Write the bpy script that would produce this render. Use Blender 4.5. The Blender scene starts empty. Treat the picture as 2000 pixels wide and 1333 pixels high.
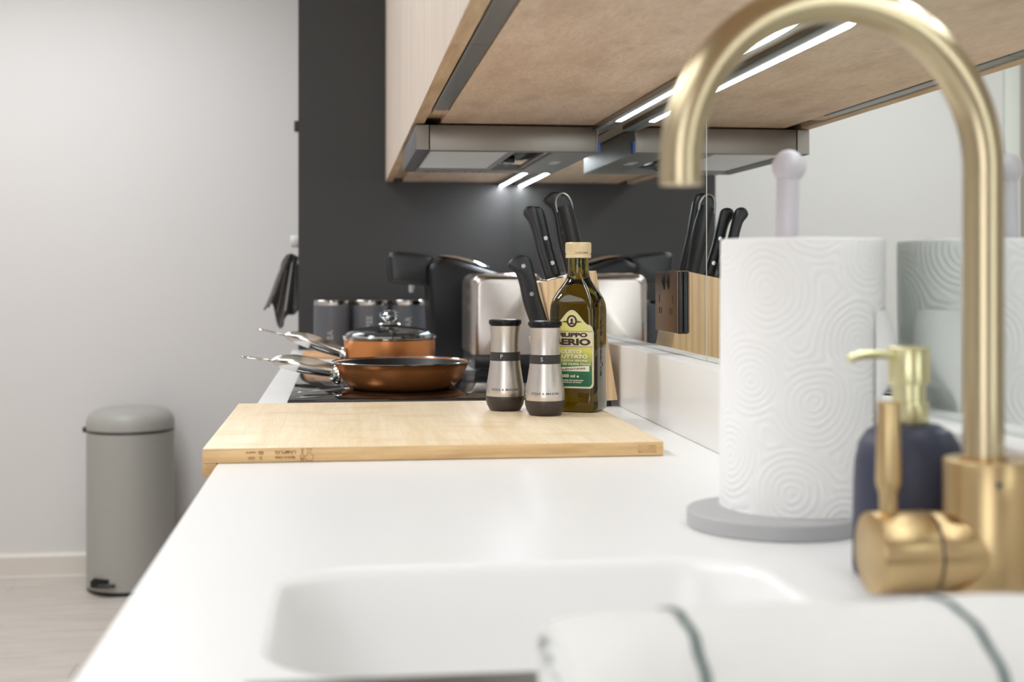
import bpy, bmesh, math, random
from mathutils import Vector, Matrix
from math import pi, sin, cos, radians
random.seed(7)
S = bpy.context.scene
COL = S.collection
LIFT = 0.90          # the worktop's height above the floor; below, z = 0 is the worktop

# ------------------------------------------------------------------ camera
cd = bpy.data.cameras.new('camera'); cam = bpy.data.objects.new('camera', cd); COL.objects.link(cam)
cam.location = (0, 0, 0.21 + LIFT)
cam.rotation_euler = (pi/2, 0, -math.atan(330/2600))
cd.sensor_width = 36; cd.lens = 46.8
cd.shift_y = -131.5/2000
cd.clip_start = .02
cd.dof.use_dof = True; cd.dof.focus_distance = 1.86; cd.dof.aperture_fstop = 5.4
S.camera = cam
S.view_settings.view_transform = 'Standard'; S.view_settings.look = 'None'
S.view_settings.exposure = 0.12; S.view_settings.gamma = 1; S.view_settings.use_curve_mapping = False

# ------------------------------------------------------------------ world and room lights
w = bpy.data.worlds.new('world'); S.world = w; w.use_nodes = True
w.node_tree.nodes['Background'].inputs[0].default_value = (.9, .95, 1, 1)
w.node_tree.nodes['Background'].inputs[1].default_value = 0.3

def area(name, loc, sx, sy, power, color, rot=(0, 0, 0)):
    l = bpy.data.lights.new(name, 'AREA'); l.shape = 'RECTANGLE'; l.size = sx; l.size_y = sy
    l.energy = power; l.color = color
    o = bpy.data.objects.new(name, l); COL.objects.link(o); o.location = (loc[0], loc[1], loc[2] + LIFT)
    o.rotation_euler = rot
    return o
WARM = (.93, .965, 1)
area('ceiling_light_near', (-1.0, .5, 1.44), 1.4, 1.2, 18, WARM)
area('ceiling_light_middle', (-1.0, 2.1, 1.44), .35, .35, 18, WARM)
area('ceiling_light_far', (-1.1, 4.0, 1.44), 1.2, .9, 21, WARM)
area('fill_light_behind', (-.75, -1.38, .45), 1.0, 1.7, 19, (.92, .96, 1), (pi/2, 0, 0))  # added fill light behind the camera, brightens surfaces that face it

# ------------------------------------------------------------------ materials
def new_mat(name):
    m = bpy.data.materials.new(name); m.use_nodes = True
    nt = m.node_tree
    return m, nt, nt.nodes['Principled BSDF']
def lin(c):
    return tuple(((x/255)/12.92 if x/255 <= .04045 else (((x/255)+.055)/1.055)**2.4) for x in c) + (1,)
def N(nt, kind, **k):
    n = nt.nodes.new(kind)
    for a, b in k.items(): setattr(n, a, b)
    return n
def coords(nt, scale=(1, 1, 1), rot=(0, 0, 0), kind='Object'):
    tc = N(nt, 'ShaderNodeTexCoord'); mp = N(nt, 'ShaderNodeMapping')
    mp.inputs['Scale'].default_value = scale; mp.inputs['Rotation'].default_value = rot
    nt.links.new(tc.outputs[kind], mp.inputs[0])
    return mp.outputs[0]
def plain(name, col, rough=.5, metal=0, noise=0.0, nscale=30, bump=0.0, bscale=200, stretch=(1, 1, 1), coat=0, spec=.5, aniso=0, sheen=0):
    m, nt, b = new_mat(name)
    b.inputs['Base Color'].default_value = lin(col); b.inputs['Roughness'].default_value = rough
    b.inputs['Metallic'].default_value = metal; b.inputs['Specular IOR Level'].default_value = spec
    b.inputs['Coat Weight'].default_value = coat; b.inputs['Coat Roughness'].default_value = .05
    b.inputs['Sheen Weight'].default_value = sheen
    if aniso: b.inputs['Anisotropic'].default_value = aniso
    if noise:
        n = N(nt, 'ShaderNodeTexNoise'); n.inputs['Scale'].default_value = nscale; n.inputs['Detail'].default_value = 4
        nt.links.new(coords(nt, stretch), n.inputs['Vector'])
        mx = N(nt, 'ShaderNodeMix', data_type='RGBA')
        c = lin(col)
        mx.inputs[6].default_value = tuple(x*(1-noise) for x in c[:3]) + (1,)
        mx.inputs[7].default_value = tuple(min(1, x*(1+noise)) for x in c[:3]) + (1,)
        nt.links.new(n.outputs['Fac'], mx.inputs[0]); nt.links.new(mx.outputs[2], b.inputs['Base Color'])
    if bump:
        n = N(nt, 'ShaderNodeTexNoise'); n.inputs['Scale'].default_value = bscale; n.inputs['Detail'].default_value = 3
        nt.links.new(coords(nt, stretch), n.inputs['Vector'])
        bp = N(nt, 'ShaderNodeBump'); bp.inputs['Strength'].default_value = bump; bp.inputs['Distance'].default_value = .002
        nt.links.new(n.outputs['Fac'], bp.inputs['Height']); nt.links.new(bp.outputs[0], b.inputs['Normal'])
    return m
def wood(name, c1, c2, stretch, scale=6, rough=.45, fine=.25, contrast=(.35, .65), wave=0, wavecol=None, patch=None, bump=.15):
    """streaky grain: noise squeezed along one axis, plus fine lines and optional growth rings"""
    m, nt, b = new_mat(name)
    v = coords(nt, stretch)
    n = N(nt, 'ShaderNodeTexNoise'); n.inputs['Scale'].default_value = scale; n.inputs['Detail'].default_value = 6; n.inputs['Roughness'].default_value = .65
    n.inputs['Distortion'].default_value = .4
    nt.links.new(v, n.inputs['Vector'])
    cr = N(nt, 'ShaderNodeValToRGB'); cr.color_ramp.elements[0].position = contrast[0]; cr.color_ramp.elements[1].position = contrast[1]
    cr.color_ramp.elements[0].color = lin(c1); cr.color_ramp.elements[1].color = lin(c2)
    nt.links.new(n.outputs['Fac'], cr.inputs[0])
    out = cr.outputs[0]
    n2 = N(nt, 'ShaderNodeTexNoise'); n2.inputs['Scale'].default_value = scale*7; n2.inputs['Detail'].default_value = 3
    nt.links.new(v, n2.inputs['Vector'])
    mx = N(nt, 'ShaderNodeMix', data_type='RGBA', blend_type='MULTIPLY'); mx.inputs[0].default_value = fine
    nt.links.new(out, mx.inputs[6]); nt.links.new(n2.outputs['Fac'], mx.inputs[7])
    g = N(nt, 'ShaderNodeMath', operation='MULTIPLY_ADD'); g.inputs[1].default_value = .9; g.inputs[2].default_value = .5
    nt.links.new(n2.outputs['Fac'], g.inputs[0]); nt.links.new(g.outputs[0], mx.inputs[7])
    out = mx.outputs[2]
    if wave:
        wv = N(nt, 'ShaderNodeTexWave', wave_type='BANDS', bands_direction='X'); wv.inputs['Scale'].default_value = wave
        wv.inputs['Distortion'].default_value = 3; wv.inputs['Detail'].default_value = 2; wv.inputs['Detail Scale'].default_value = .6
        nt.links.new(v, wv.inputs['Vector'])
        m3 = N(nt, 'ShaderNodeMix', data_type='RGBA'); m3.inputs[7].default_value = lin(wavecol)
        mm = N(nt, 'ShaderNodeMath', operation='POWER'); mm.inputs[1].default_value = 3
        nt.links.new(wv.outputs['Fac'], mm.inputs[0]); m4 = N(nt, 'ShaderNodeMath', operation='MULTIPLY'); m4.inputs[1].default_value = .45
        nt.links.new(mm.outputs[0], m4.inputs[0]); nt.links.new(m4.outputs[0], m3.inputs[0]); nt.links.new(out, m3.inputs[6]); out = m3.outputs[2]
    if patch:
        n4 = N(nt, 'ShaderNodeTexNoise'); n4.inputs['Scale'].default_value = patch[0]; n4.inputs['Detail'].default_value = 3
        nt.links.new(coords(nt, patch[1]), n4.inputs['Vector'])
        r4 = N(nt, 'ShaderNodeValToRGB'); r4.color_ramp.elements[0].position = .52; r4.color_ramp.elements[1].position = .72
        r4.color_ramp.elements[0].color = (0, 0, 0, 1); r4.color_ramp.elements[1].color = (patch[3],)*3 + (1,)
        nt.links.new(n4.outputs['Fac'], r4.inputs[0])
        m5 = N(nt, 'ShaderNodeMix', data_type='RGBA'); m5.inputs[7].default_value = lin(patch[2])
        nt.links.new(r4.outputs[0], m5.inputs[0]); nt.links.new(out, m5.inputs[6]); out = m5.outputs[2]
    nt.links.new(out, b.inputs['Base Color'])
    b.inputs['Roughness'].default_value = rough
    bp = N(nt, 'ShaderNodeBump'); bp.inputs['Strength'].default_value = bump; bp.inputs['Distance'].default_value = .001
    nt.links.new(n2.outputs['Fac'], bp.inputs['Height']); nt.links.new(bp.outputs[0], b.inputs['Normal'])
    return m
def brushed(name, col, rough=.28, stretch=(1, 1, 60), amount=.12, scale=40, dark=.12):
    m, nt, b = new_mat(name)
    v = coords(nt, stretch)
    n = N(nt, 'ShaderNodeTexNoise'); n.inputs['Scale'].default_value = scale; n.inputs['Detail'].default_value = 4
    nt.links.new(v, n.inputs['Vector'])
    c = lin(col)
    mx = N(nt, 'ShaderNodeMix', data_type='RGBA')
    mx.inputs[6].default_value = tuple(x*(1-dark) for x in c[:3]) + (1,); mx.inputs[7].default_value = tuple(min(1, x*(1+dark)) for x in c[:3]) + (1,)
    nt.links.new(n.outputs['Fac'], mx.inputs[0]); nt.links.new(mx.outputs[2], b.inputs['Base Color'])
    r = N(nt, 'ShaderNodeMapRange'); r.inputs[3].default_value = rough-amount/2; r.inputs[4].default_value = rough+amount/2
    nt.links.new(n.outputs['Fac'], r.inputs[0]); nt.links.new(r.outputs[0], b.inputs['Roughness'])
    b.inputs['Metallic'].default_value = 1
    return m
def around(m, amount, axis='Z'):
    nt = m.node_tree; b = nt.nodes['Principled BSDF']
    t = N(nt, 'ShaderNodeTangent', direction_type='RADIAL', axis=axis)
    nt.links.new(t.outputs[0], b.inputs['Tangent']); b.inputs['Anisotropic'].default_value = amount
def glass(name, col, rough=0.0, ior=1.5):
    m, nt, b = new_mat(name)
    b.inputs['Base Color'].default_value = lin(col); b.inputs['Roughness'].default_value = rough
    b.inputs['Transmission Weight'].default_value = 1; b.inputs['IOR'].default_value = ior
    return m
def emit(name, col, strength):
    m, nt, b = new_mat(name)
    b.inputs['Emission Color'].default_value = lin(col); b.inputs['Emission Strength'].default_value = strength
    b.inputs['Base Color'].default_value = (.8, .8, .8, 1)
    return m

M = {}
M['wall'] = plain('wall_paint', (224, 220, 217), .7, noise=.015, nscale=3, bump=.03)
M['wall_dim'] = plain('wall_paint_darkened', (132, 124, 116), .7)  # unseen near wall, darkened to put contrast into the steel's reflections
M['ceil'] = plain('ceiling_paint', (235, 235, 232), .8)
M['skirt'] = plain('baseboard_paint', (222, 214, 205), .45)
M['skirt_top'] = plain('baseboard_edge', (236, 232, 224), .4)
M['panel'] = plain('charcoal_panel', (45, 43, 41), .5, noise=.06, nscale=60, bump=.12, bscale=900)
M['worktop'] = plain('white_worktop', (240, 239, 237), .32, noise=.008, nscale=12)
M['basin'] = plain('white_basin', (242, 241, 239), .28)
M['door'] = wood('cabinet_door_wood', (196, 179, 163), (212, 197, 182), (9, 9, .55), 5, .55, .18, (.3, .7))
M['edge'] = wood('cabinet_edge_wood', (178, 146, 110), (206, 176, 139), (14, 1.2, 14), 6, .5, .3)
M['soffit'] = wood('cabinet_soffit_wood', (200, 171, 143), (220, 194, 168), (8, 1.5, 8), 4.5, .5, .55, (.3, .72), patch=(11, (1.6, .55, 1), (158, 124, 96), .5))
M['alu'] = brushed('grey_aluminium', (150, 150, 146), .35, (60, .6, 60))
M['hood_steel'] = brushed('hood_steel', (140, 133, 125), .42, (1, 40, 60), .1, 30, .05)
M['hood_grey'] = plain('hood_underside_grey', (150, 150, 146), .4, metal=.5)
M['hood_dark'] = plain('hood_side_grey', (84, 86, 86), .5, metal=.3)
M['black'] = plain('black_void', (12, 12, 12), .6)
M['filter'] = plain('filter_mesh', (246, 246, 244), .5, metal=.3, noise=.1, nscale=900, bump=.4, bscale=1500)
M['led'] = emit('led_light', (240, 248, 255), 25)
M['led_far'] = emit('led_light_far', (240, 246, 255), 95)
M['mirror'] = plain('mirror_glass', (234, 239, 236), .012, metal=1)
M['mirror_edge'] = plain('mirror_edge', (190, 196, 188), .2, metal=.6)
M['bronze'] = brushed('socket_bronze', (118, 96, 80), .38, (50, 1, 1), .08, 30, .06)
M['black_pl'] = plain('black_plastic', (22, 22, 23), .32)
M['black_gl'] = plain('gloss_black_plastic', (10, 10, 12), .32, spec=.3)
M['bamboo'] = wood('bamboo_top', (233, 208, 168), (246, 228, 196), (26, 1.3, 26), 2.6, .4, .22, (.3, .7), patch=(7, (1.2, 2.6, 1), (218, 180, 130), .55))
M['bamboo_edge'] = wood('bamboo_edge', (206, 166, 113), (234, 199, 146), (2.2, 20, 60), 3.0, .42, .28, (.3, .7), patch=(10, (1.3, 1, 9), (176, 132, 84), .45))
M['bamboo_dk'] = wood('bamboo_lip', (184, 146, 96), (210, 172, 122), (20, 2, 40), 3, .45, .3)
M['pine'] = wood('block_pine', (226, 190, 144), (243, 214, 172), (30, 6, 2.0), 1.6, .42, .2, (.3, .7), wave=1.0, wavecol=(206, 160, 108))
M['hob'] = plain('hob_glass', (7, 7, 8), .03)
M['hob_edge'] = plain('hob_edge', (70, 66, 66), .25, metal=.4)
M['copper'] = brushed('copper_paint', (222, 145, 86), .32, (1, 1, 1), .06, 50, .04)
M['copper'].node_tree.nodes['Principled BSDF'].inputs['Metallic'].default_value = .75
M['nonstick'] = plain('black_nonstick', (8, 8, 11), .42)
M['steel'] = brushed('polished_steel', (206, 203, 198), .12, (1, 1, 1), .05, 60, .05)
M['bsteel'] = brushed('brushed_steel_mill', (214, 206, 198), .30, (30, 30, .7), .12, 30, .10)
M['tsteel'] = brushed('toaster_steel', (186, 178, 171), .22, (1.5, 1, 60), .1, 20, .08)
M['tchrome'] = plain('toaster_chrome', (226, 222, 218), .1, metal=1)
M['brass'] = brushed('brushed_brass', (198, 172, 128), .32, (1, 1, 30), .1, 40, .06)
M['brass_tube'] = brushed('brushed_brass_tube', (192, 176, 144), .30, (1, 1, 1), .08, 60, .04)
M['gold'] = plain('pump_gold', (222, 216, 172), .34, metal=1)
M['navy'] = plain('navy_matt', (50, 54, 74), .5, noise=.03)
M['grey_mdf'] = plain('grey_painted_wood', (176, 175, 176), .45, noise=.02)
M['lilac'] = plain('pole_painted', (204, 199, 204), .35)
M['chocolate'] = plain('mill_base_brown', (58, 50, 45), .38)
M['band'] = plain('mill_band', (50, 46, 47), .5)
M['print_dk'] = plain('print_dark', (40, 34, 34), .6)
M['print_lt'] = plain('print_light', (205, 205, 205), .6)
M['print_brown'] = plain('print_brown', (62, 42, 28), .6)
M['print_burn'] = plain('print_burnt', (172, 124, 78), .6)
M['print_cream'] = plain('print_cream', (238, 232, 206), .6)
M['canister'] = plain('canister_grey', (92, 94, 99), .42, noise=.03)
M['bin'] = plain('bin_paint', (170, 168, 161), .42, noise=.02)
M['cloth_dk'] = plain('dark_cloth', (52, 49, 47), .9, noise=.3, nscale=60, sheen=.3)
M['cloth_lt'] = plain('cloth_stripe', (160, 156, 152), .9)
M['rivet'] = plain('rivet_steel', (205, 205, 205), .3, metal=1)
M['handle'] = plain('knife_handle', (30, 30, 32), .36, bump=.1, bscale=900)
M['cap'] = plain('bottle_cap_gold', (232, 210, 170), .4, metal=.25)
M['plank'] = wood('floor_plank', (196, 185, 175), (222, 213, 204), (1.0, 16, 1), 3.2, .5, .35, (.3, .7))
M['joint'] = plain('floor_joint', (128, 118, 110), .8)
M['white_pl'] = plain('white_plastic', (226, 226, 224), .4)
M['blue'] = plain('blue_film', (30, 84, 170), .35)
M['frame'] = plain('door_frame_paint', (224, 224, 216), .45)
M['doorleaf'] = plain('door_leaf', (176, 168, 160), .55)
M['woodboard'] = wood('small_board_wood', (202, 150, 104), (224, 178, 132), (3, 20, 20), 3, .5, .2)
M['base'] = plain('base_cabinet_front', (205, 194, 184), .5)

around(M['bsteel'], .7); around(M['tsteel'], .6); around(M['brass'], .5)
def oil_mat():
    m, nt, b = new_mat('dark_green_glass')
    b.inputs['Base Color'].default_value = lin((150, 138, 34)); b.inputs['Roughness'].default_value = .01
    b.inputs['Transmission Weight'].default_value = 1; b.inputs['IOR'].default_value = 1.45
    va = N(nt, 'ShaderNodeVolumeAbsorption'); va.inputs['Color'].default_value = lin((150, 140, 30)); va.inputs['Density'].default_value = 20
    nt.links.new(va.outputs[0], nt.nodes['Material Output'].inputs['Volume'])
    return m
M['oilglass'] = oil_mat()
M['lidglass'] = glass('lid_glass', (190, 205, 214), .02)

def paper_mat():
    """embossed swirls: rings around scattered centres, measured along the sheet (UV in metres)"""
    m, nt, b = new_mat('embossed_paper')
    b.inputs['Base Color'].default_value = lin((245, 243, 241)); b.inputs['Roughness'].default_value = .9
    b.inputs['Subsurface Weight'].default_value = 0
    v = coords(nt, (1, 1, 1), (0, 0, .5), 'UV')
    nz = N(nt, 'ShaderNodeTexNoise'); nz.inputs['Scale'].default_value = 14; nt.links.new(v, nz.inputs['Vector'])
    ad = N(nt, 'ShaderNodeVectorMath', operation='MULTIPLY_ADD'); ad.inputs[1].default_value = (.012,)*3
    nt.links.new(nz.outputs['Color'], ad.inputs[0]); nt.links.new(v, ad.inputs[2])
    vo = N(nt, 'ShaderNodeTexVoronoi', voronoi_dimensions='2D', feature='SMOOTH_F1'); vo.inputs['Scale'].default_value = 14; vo.inputs['Randomness'].default_value = .6
    vo.inputs['Smoothness'].default_value = .25
    nt.links.new(ad.outputs[0], vo.inputs['Vector'])
    mu = N(nt, 'ShaderNodeMath', operation='MULTIPLY'); mu.inputs[1].default_value = 2*pi/(14*.0056)*1.0
    nt.links.new(vo.outputs['Distance'], mu.inputs[0])
    si = N(nt, 'ShaderNodeMath', operation='SINE'); nt.links.new(mu.outputs[0], si.inputs[0])
    bp = N(nt, 'ShaderNodeBump'); bp.inputs['Strength'].default_value = .4; bp.inputs['Distance'].default_value = .0008
    nt.links.new(si.outputs[0], bp.inputs['Height']); nt.links.new(bp.outputs[0], b.inputs['Normal'])
    return m
M['paper'] = paper_mat()

def towel_mat():
    m, nt, b = new_mat('white_towelling')
    b.inputs['Base Color'].default_value = lin((222, 221, 217)); b.inputs['Roughness'].default_value = .95; b.inputs['Sheen Weight'].default_value = .3
    v = coords(nt)
    n = N(nt, 'ShaderNodeTexNoise'); n.inputs['Scale'].default_value = 70; nt.links.new(v, n.inputs['Vector'])
    bp = N(nt, 'ShaderNodeBump'); bp.inputs['Strength'].default_value = .5; bp.inputs['Distance'].default_value = .003
    nt.links.new(n.outputs['Fac'], bp.inputs['Height']); nt.links.new(bp.outputs[0], b.inputs['Normal'])
    return m
M['towel'] = towel_mat()
M['towel_green'] = plain('towel_stripe_green', (66, 90, 86), .95)

def label_mat():
    """printed label: yellow above, green hills below, by height on the label"""
    m, nt, b = new_mat('bottle_label_print')
    v = coords(nt)
    sp = N(nt, 'ShaderNodeSeparateXYZ'); nt.links.new(v, sp.inputs[0])
    nz = N(nt, 'ShaderNodeTexNoise'); nz.inputs['Scale'].default_value = 90; nz.inputs['Detail'].default_value = 4; nt.links.new(v, nz.inputs['Vector'])
    ma = N(nt, 'ShaderNodeMath', operation='MULTIPLY_ADD'); ma.inputs[1].default_value = .022
    nt.links.new(nz.outputs['Fac'], ma.inputs[0]); nt.links.new(sp.outputs[2], ma.inputs[2])
    mr = N(nt, 'ShaderNodeMapRange'); mr.inputs[1].default_value = .045; mr.inputs[2].default_value = .165
    nt.links.new(ma.outputs[0], mr.inputs[0])
    cr = N(nt, 'ShaderNodeValToRGB'); e = cr.color_ramp.elements
    e[0].position = 0; e[0].color = lin((18, 92, 62)); e[1].position = 1; e[1].color = lin((226, 222, 140))
    for p, c in ((.14, (22, 98, 66)), (.24, (60, 116, 66)), (.34, (168, 176, 84)), (.44, (216, 208, 100))):
        q = e.new(p); q.color = lin(c)
    nt.links.new(mr.outputs[0], cr.inputs[0]); nt.links.new(cr.outputs[0], b.inputs['Base Color'])
    b.inputs['Roughness'].default_value = .45
    return m
M['label'] = label_mat()
M['label_edge'] = plain('label_border', (214, 208, 170), .4)
M['label_band'] = plain('label_cream_band', (224, 212, 176), .45)

# ------------------------------------------------------------------ geometry helpers
def obj(name, bm, mat, parent=None, loc=(0, 0, 0), rot=(0, 0, 0), angle=35, smooth=True, label=None):
    me = bpy.data.meshes.new(name)
    if isinstance(bm, bmesh.types.BMesh):
        bmesh.ops.recalc_face_normals(bm, faces=bm.faces)
        bm.to_mesh(me); bm.free()
    else: me = bm
    if smooth:
        for p in me.polygons: p.use_smooth = True
        me.set_sharp_from_angle(angle=radians(angle))
    if mat is not None:
        me.materials.clear(); me.materials.append(mat)
    o = bpy.data.objects.new(name, me); COL.objects.link(o)
    o.location = loc; o.rotation_euler = rot
    if parent: o.parent = parent
    if label: o['label'] = label
    return o
def thing(name, label, cat, loc=(0, 0, 0), rot=(0, 0, 0), group=None):
    o = bpy.data.objects.new(name, None); COL.objects.link(o)
    o.location = loc; o.rotation_euler = rot; o.empty_display_size = .05
    o['label'] = label; o['category'] = cat
    if group: o['group'] = group
    return o
def tag(o, label, cat, group=None):
    o['label'] = label; o['category'] = cat
    if group: o['group'] = group
    return o
def struct(name, bm, mat, **k):
    o = obj(name, bm, mat, **k); o['kind'] = 'structure'; return o
def B(): return bmesh.new()
def box(x0, x1, y0, y1, z0, z1, bev=0, seg=2, bm=None):
    own = bm is None
    b = bmesh.new()
    bmesh.ops.create_cube(b, size=1)
    for v in b.verts:
        v.co = Vector((x0 + (v.co.x+.5)*(x1-x0), y0 + (v.co.y+.5)*(y1-y0), z0 + (v.co.z+.5)*(z1-z0)))
    if bev: bmesh.ops.bevel(b, geom=b.edges[:], offset=bev, segments=seg, affect='EDGES', profile=.5)
    if own: return b
    merge(bm, b); return bm
def merge(dst, src):
    me = bpy.data.meshes.new('t'); src.to_mesh(me); src.free(); dst.from_mesh(me); bpy.data.meshes.remove(me)
def lathe(prof, seg=48, bm=None, center=(0, 0), mid=None):
    b = bm if bm is not None else bmesh.new()
    rings = []
    for r, z in prof:
        if r < 1e-6: rings.append([b.verts.new((center[0], center[1], z))])
        else: rings.append([b.verts.new((center[0]+r*cos(2*pi*i/seg), center[1]+r*sin(2*pi*i/seg), z)) for i in range(seg)])
    for a, c in zip(rings, rings[1:]):
        if len(a) == 1 and len(c) == 1: continue
        for i in range(seg):
            j = (i+1) % seg
            if len(a) == 1: b.faces.new((a[0], c[i], c[j]))
            elif len(c) == 1: b.faces.new((a[i], a[j], c[0]))
            else: b.faces.new((a[i], a[j], c[j], c[i]))
    return b
def prism(pts, a, b_, axis='Y', bev=0, seg=2):
    """closed 2D outline pushed from a to b_ along an axis; the outline is (x,z) for Y, (y,z) for X, (x,y) for Z"""
    b = bmesh.new()
    def P(p, t):
        return {'Y': (p[0], t, p[1]), 'X': (t, p[0], p[1]), 'Z': (p[0], p[1], t)}[axis]
    v0 = [b.verts.new(P(p, a)) for p in pts]; v1 = [b.verts.new(P(p, b_)) for p in pts]
    n = len(pts)
    f0 = b.faces.new(v0[::-1]); f1 = b.faces.new(v1)
    for i in range(n): b.faces.new((v0[i], v0[(i+1) % n], v1[(i+1) % n], v1[i]))
    bmesh.ops.recalc_face_normals(b, faces=b.faces)
    if bev:
        ed = list(set(list(f0.edges) + list(f1.edges)))
        bmesh.ops.bevel(b, geom=ed, offset=bev, segments=seg, affect='EDGES', profile=.5)
    return b
def spline(pts, k=8):
    """Catmull-Rom through points of any dimension"""
    P = [Vector(p) for p in pts]; P = [P[0]*2-P[1]] + P + [P[-1]*2-P[-2]]
    out = []
    for i in range(1, len(P)-2):
        for s in range(k):
            t = s/k; a, b, c, d = P[i-1:i+3]
            out.append(.5*((2*b) + (c-a)*t + (2*a-5*b+4*c-d)*t*t + (3*b-a-3*c+d)*t*t*t))
    out.append(P[-2]); return out
def tube(path, rad, seg=16, bm=None, flat=None, caps=True, up=Vector((0, 0, 1))):
    """sweep a circle (or ellipse: flat=list of (a,b) half axes) along a path"""
    b = bm if bm is not None else bmesh.new()
    P = [Vector(p) for p in path]; n = len(P)
    rings = []; side = None
    for i, p in enumerate(P):
        t = (P[min(i+1, n-1)] - P[max(i-1, 0)]).normalized()
        if side is None:
            side = t.cross(up)
            if side.length < 1e-4: side = t.cross(Vector((0, 1, 0)))
        side = (side - t*side.dot(t)).normalized()
        nrm = side.cross(t).normalized()
        ra, rb = (flat[i] if flat else ((rad[i], rad[i]) if isinstance(rad, (list, tuple)) else (rad, rad)))
        rings.append([b.verts.new(p + side*ra*cos(2*pi*k/seg) + nrm*rb*sin(2*pi*k/seg)) for k in range(seg)])
    for a, c in zip(rings, rings[1:]):
        for k in range(seg): b.faces.new((a[k], a[(k+1) % seg], c[(k+1) % seg], c[k]))
    if caps: b.faces.new(rings[0][::-1]); b.faces.new(rings[-1])
    return b
def cyl(p0, p1, r, seg=32, bev=0, bm=None):
    p0, p1 = Vector(p0), Vector(p1); L = (p1-p0).length
    prof = [(0, 0), (r, 0), (r, L), (0, L)] if not bev else [(0, 0), (r-bev, 0), (r-bev*.3, bev*.3), (r, bev), (r, L-bev), (r-bev*.3, L-bev*.3), (r-bev, L), (0, L)]
    b = lathe(prof, seg)
    q = Vector((0, 0, 1)).rotation_difference((p1-p0).normalized()).to_matrix().to_4x4()
    bmesh.ops.transform(b, matrix=Matrix.Translation(p0) @ q, verts=b.verts)
    if bm is not None: merge(bm, b); return bm
    return b
def rrect(hx, hy, r, n=6, cx=0, cy=0):
    pts = []
    for sx, sy, a0 in ((1, 1, 0), (-1, 1, 90), (-1, -1, 180), (1, -1, 270)):
        for i in range(n+1):
            a = radians(a0 + 90*i/n)
            pts.append((cx + sx*(hx-r) + r*cos(a), cy + sy*(hy-r) + r*sin(a)))
    return pts
def loft(loops, cap0=True, cap1=True, bm=None):
    b = bm if bm is not None else bmesh.new()
    R = [[b.verts.new(p) for p in lp] for lp in loops]; n = len(R[0])
    for a, c in zip(R, R[1:]):
        for i in range(n): b.faces.new((a[i], a[(i+1) % n], c[(i+1) % n], c[i]))
    if cap0: b.faces.new(R[0][::-1])
    if cap1: b.faces.new(R[-1])
    return b
def text(name, s, size, mat, parent, fn=None, loc=(0, 0, 0), rot=(0, 0, 0), ext=.0002, align='CENTER', sx=1, bold=0, spacing=1):
    """lettering as real raised geometry; fn maps flat (x, y, depth) onto a curved surface"""
    cu = bpy.data.curves.new(name, 'FONT'); cu.body = s; cu.size = size; cu.align_x = align; cu.align_y = 'CENTER'
    cu.extrude = ext; cu.offset = bold; cu.resolution_u = 3; cu.space_character = spacing
    t = bpy.data.objects.new(name, cu); COL.objects.link(t)
    dg = bpy.context.evaluated_depsgraph_get()
    me = bpy.data.meshes.new_from_object(t.evaluated_get(dg)); bpy.data.objects.remove(t); bpy.data.curves.remove(cu)
    me.name = name
    for v in me.vertices:
        x, y, z = v.co; x *= sx
        v.co = Vector(fn(x, y, z)) if fn else Vector((x, y, z))
    return obj(name, me, mat, parent, loc, rot, smooth=False)

# ================================================================== THE ROOM
XM = .467                         # face of the mirrors on the right-hand wall
YP = 3.70                         # side panel of the tall unit at the far end of the worktop
YW = 5.05; XL = -2.6; YN = -1.5; ZF = -.90; ZC = 1.50
struct('floor', box(XL, .6, YN, YW, ZF-.05, ZF-.002), M['joint'])
FLOOR = bpy.data.objects['floor']
# boards of the floor run across the view, in staggered rows
pw = .145; r = 0; y = 3.05
pm = {}
while y < YW-.01:
    x = -2.0 + (.37*r) % .9; y1 = min(y+pw, YW)
    xs = [-2.0]
    while x < -.14:
        if x > xs[-1]+.02: xs.append(x)
        x += 1.2
    xs.append(-.14)
    for a, c in zip(xs, xs[1:]):
        o = obj('plank', box(a+.0006, c-.0006, y+.0006, y1-.0006, ZF-.002, ZF, .0004, 1), M['plank'], FLOOR, smooth=False)
    y += pw; r += 1
o = obj('planking', box(-2.6, -.14, YN, 3.049, ZF-.002, ZF-.0002), M['plank'], FLOOR, smooth=False)
o = obj('planking', box(-2.6, -2.001, 3.051, YW, ZF-.002, ZF-.0002), M['plank'], FLOOR, smooth=False)
struct('ceiling', box(XL, .6, YN, YW, ZC, ZC+.05), M['ceil'])
# far wall with an opening for a door (seen only in the mirror)
DX0, DX1, DZ = -2.46, -1.756, 1.12
bw = box(DX1, .6, YW, YW+.1, ZF, ZC); box(XL, DX0, YW, YW+.1, ZF, ZC, bm=bw); box(DX0, DX1, YW, YW+.1, DZ, ZC, bm=bw)
struct('wall_far', bw, M['wall'])
struct('wall_left', box(XL-.1, XL, YN, YW+.1, ZF, ZC), M['wall'])
struct('wall_right', box(XM+.006, XM+.12, YN, YW, ZF, ZC), M['wall'])
struct('wall_near', box(XL, XM+.006, YN-.1, YN, ZF, ZC), M['wall_dim'])
d = struct('door_1', box(DX0+.002, DX1-.002, YW+.03, YW+.07, ZF+.005, DZ-.002), M['doorleaf'])
bf = box(DX1, DX1+.064, YW-.02, YW-.0005, ZF, DZ+.064, .003); box(DX0-.064, DX0, YW-.02, YW-.0005, ZF, DZ+.064, .003, bm=bf)
box(DX0, DX1, YW-.02, YW-.0005, DZ, DZ+.064, .003, bm=bf)
obj('frame', bf, M['frame'], d)
obj('handle', tube([(DX1-.06, YW+.03, .1), (DX1-.06, YW-.02, .1), (DX1-.07, YW-.03, .1), (DX1-.18, YW-.03, .1)], .009, 12), M['steel'], d)
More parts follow.
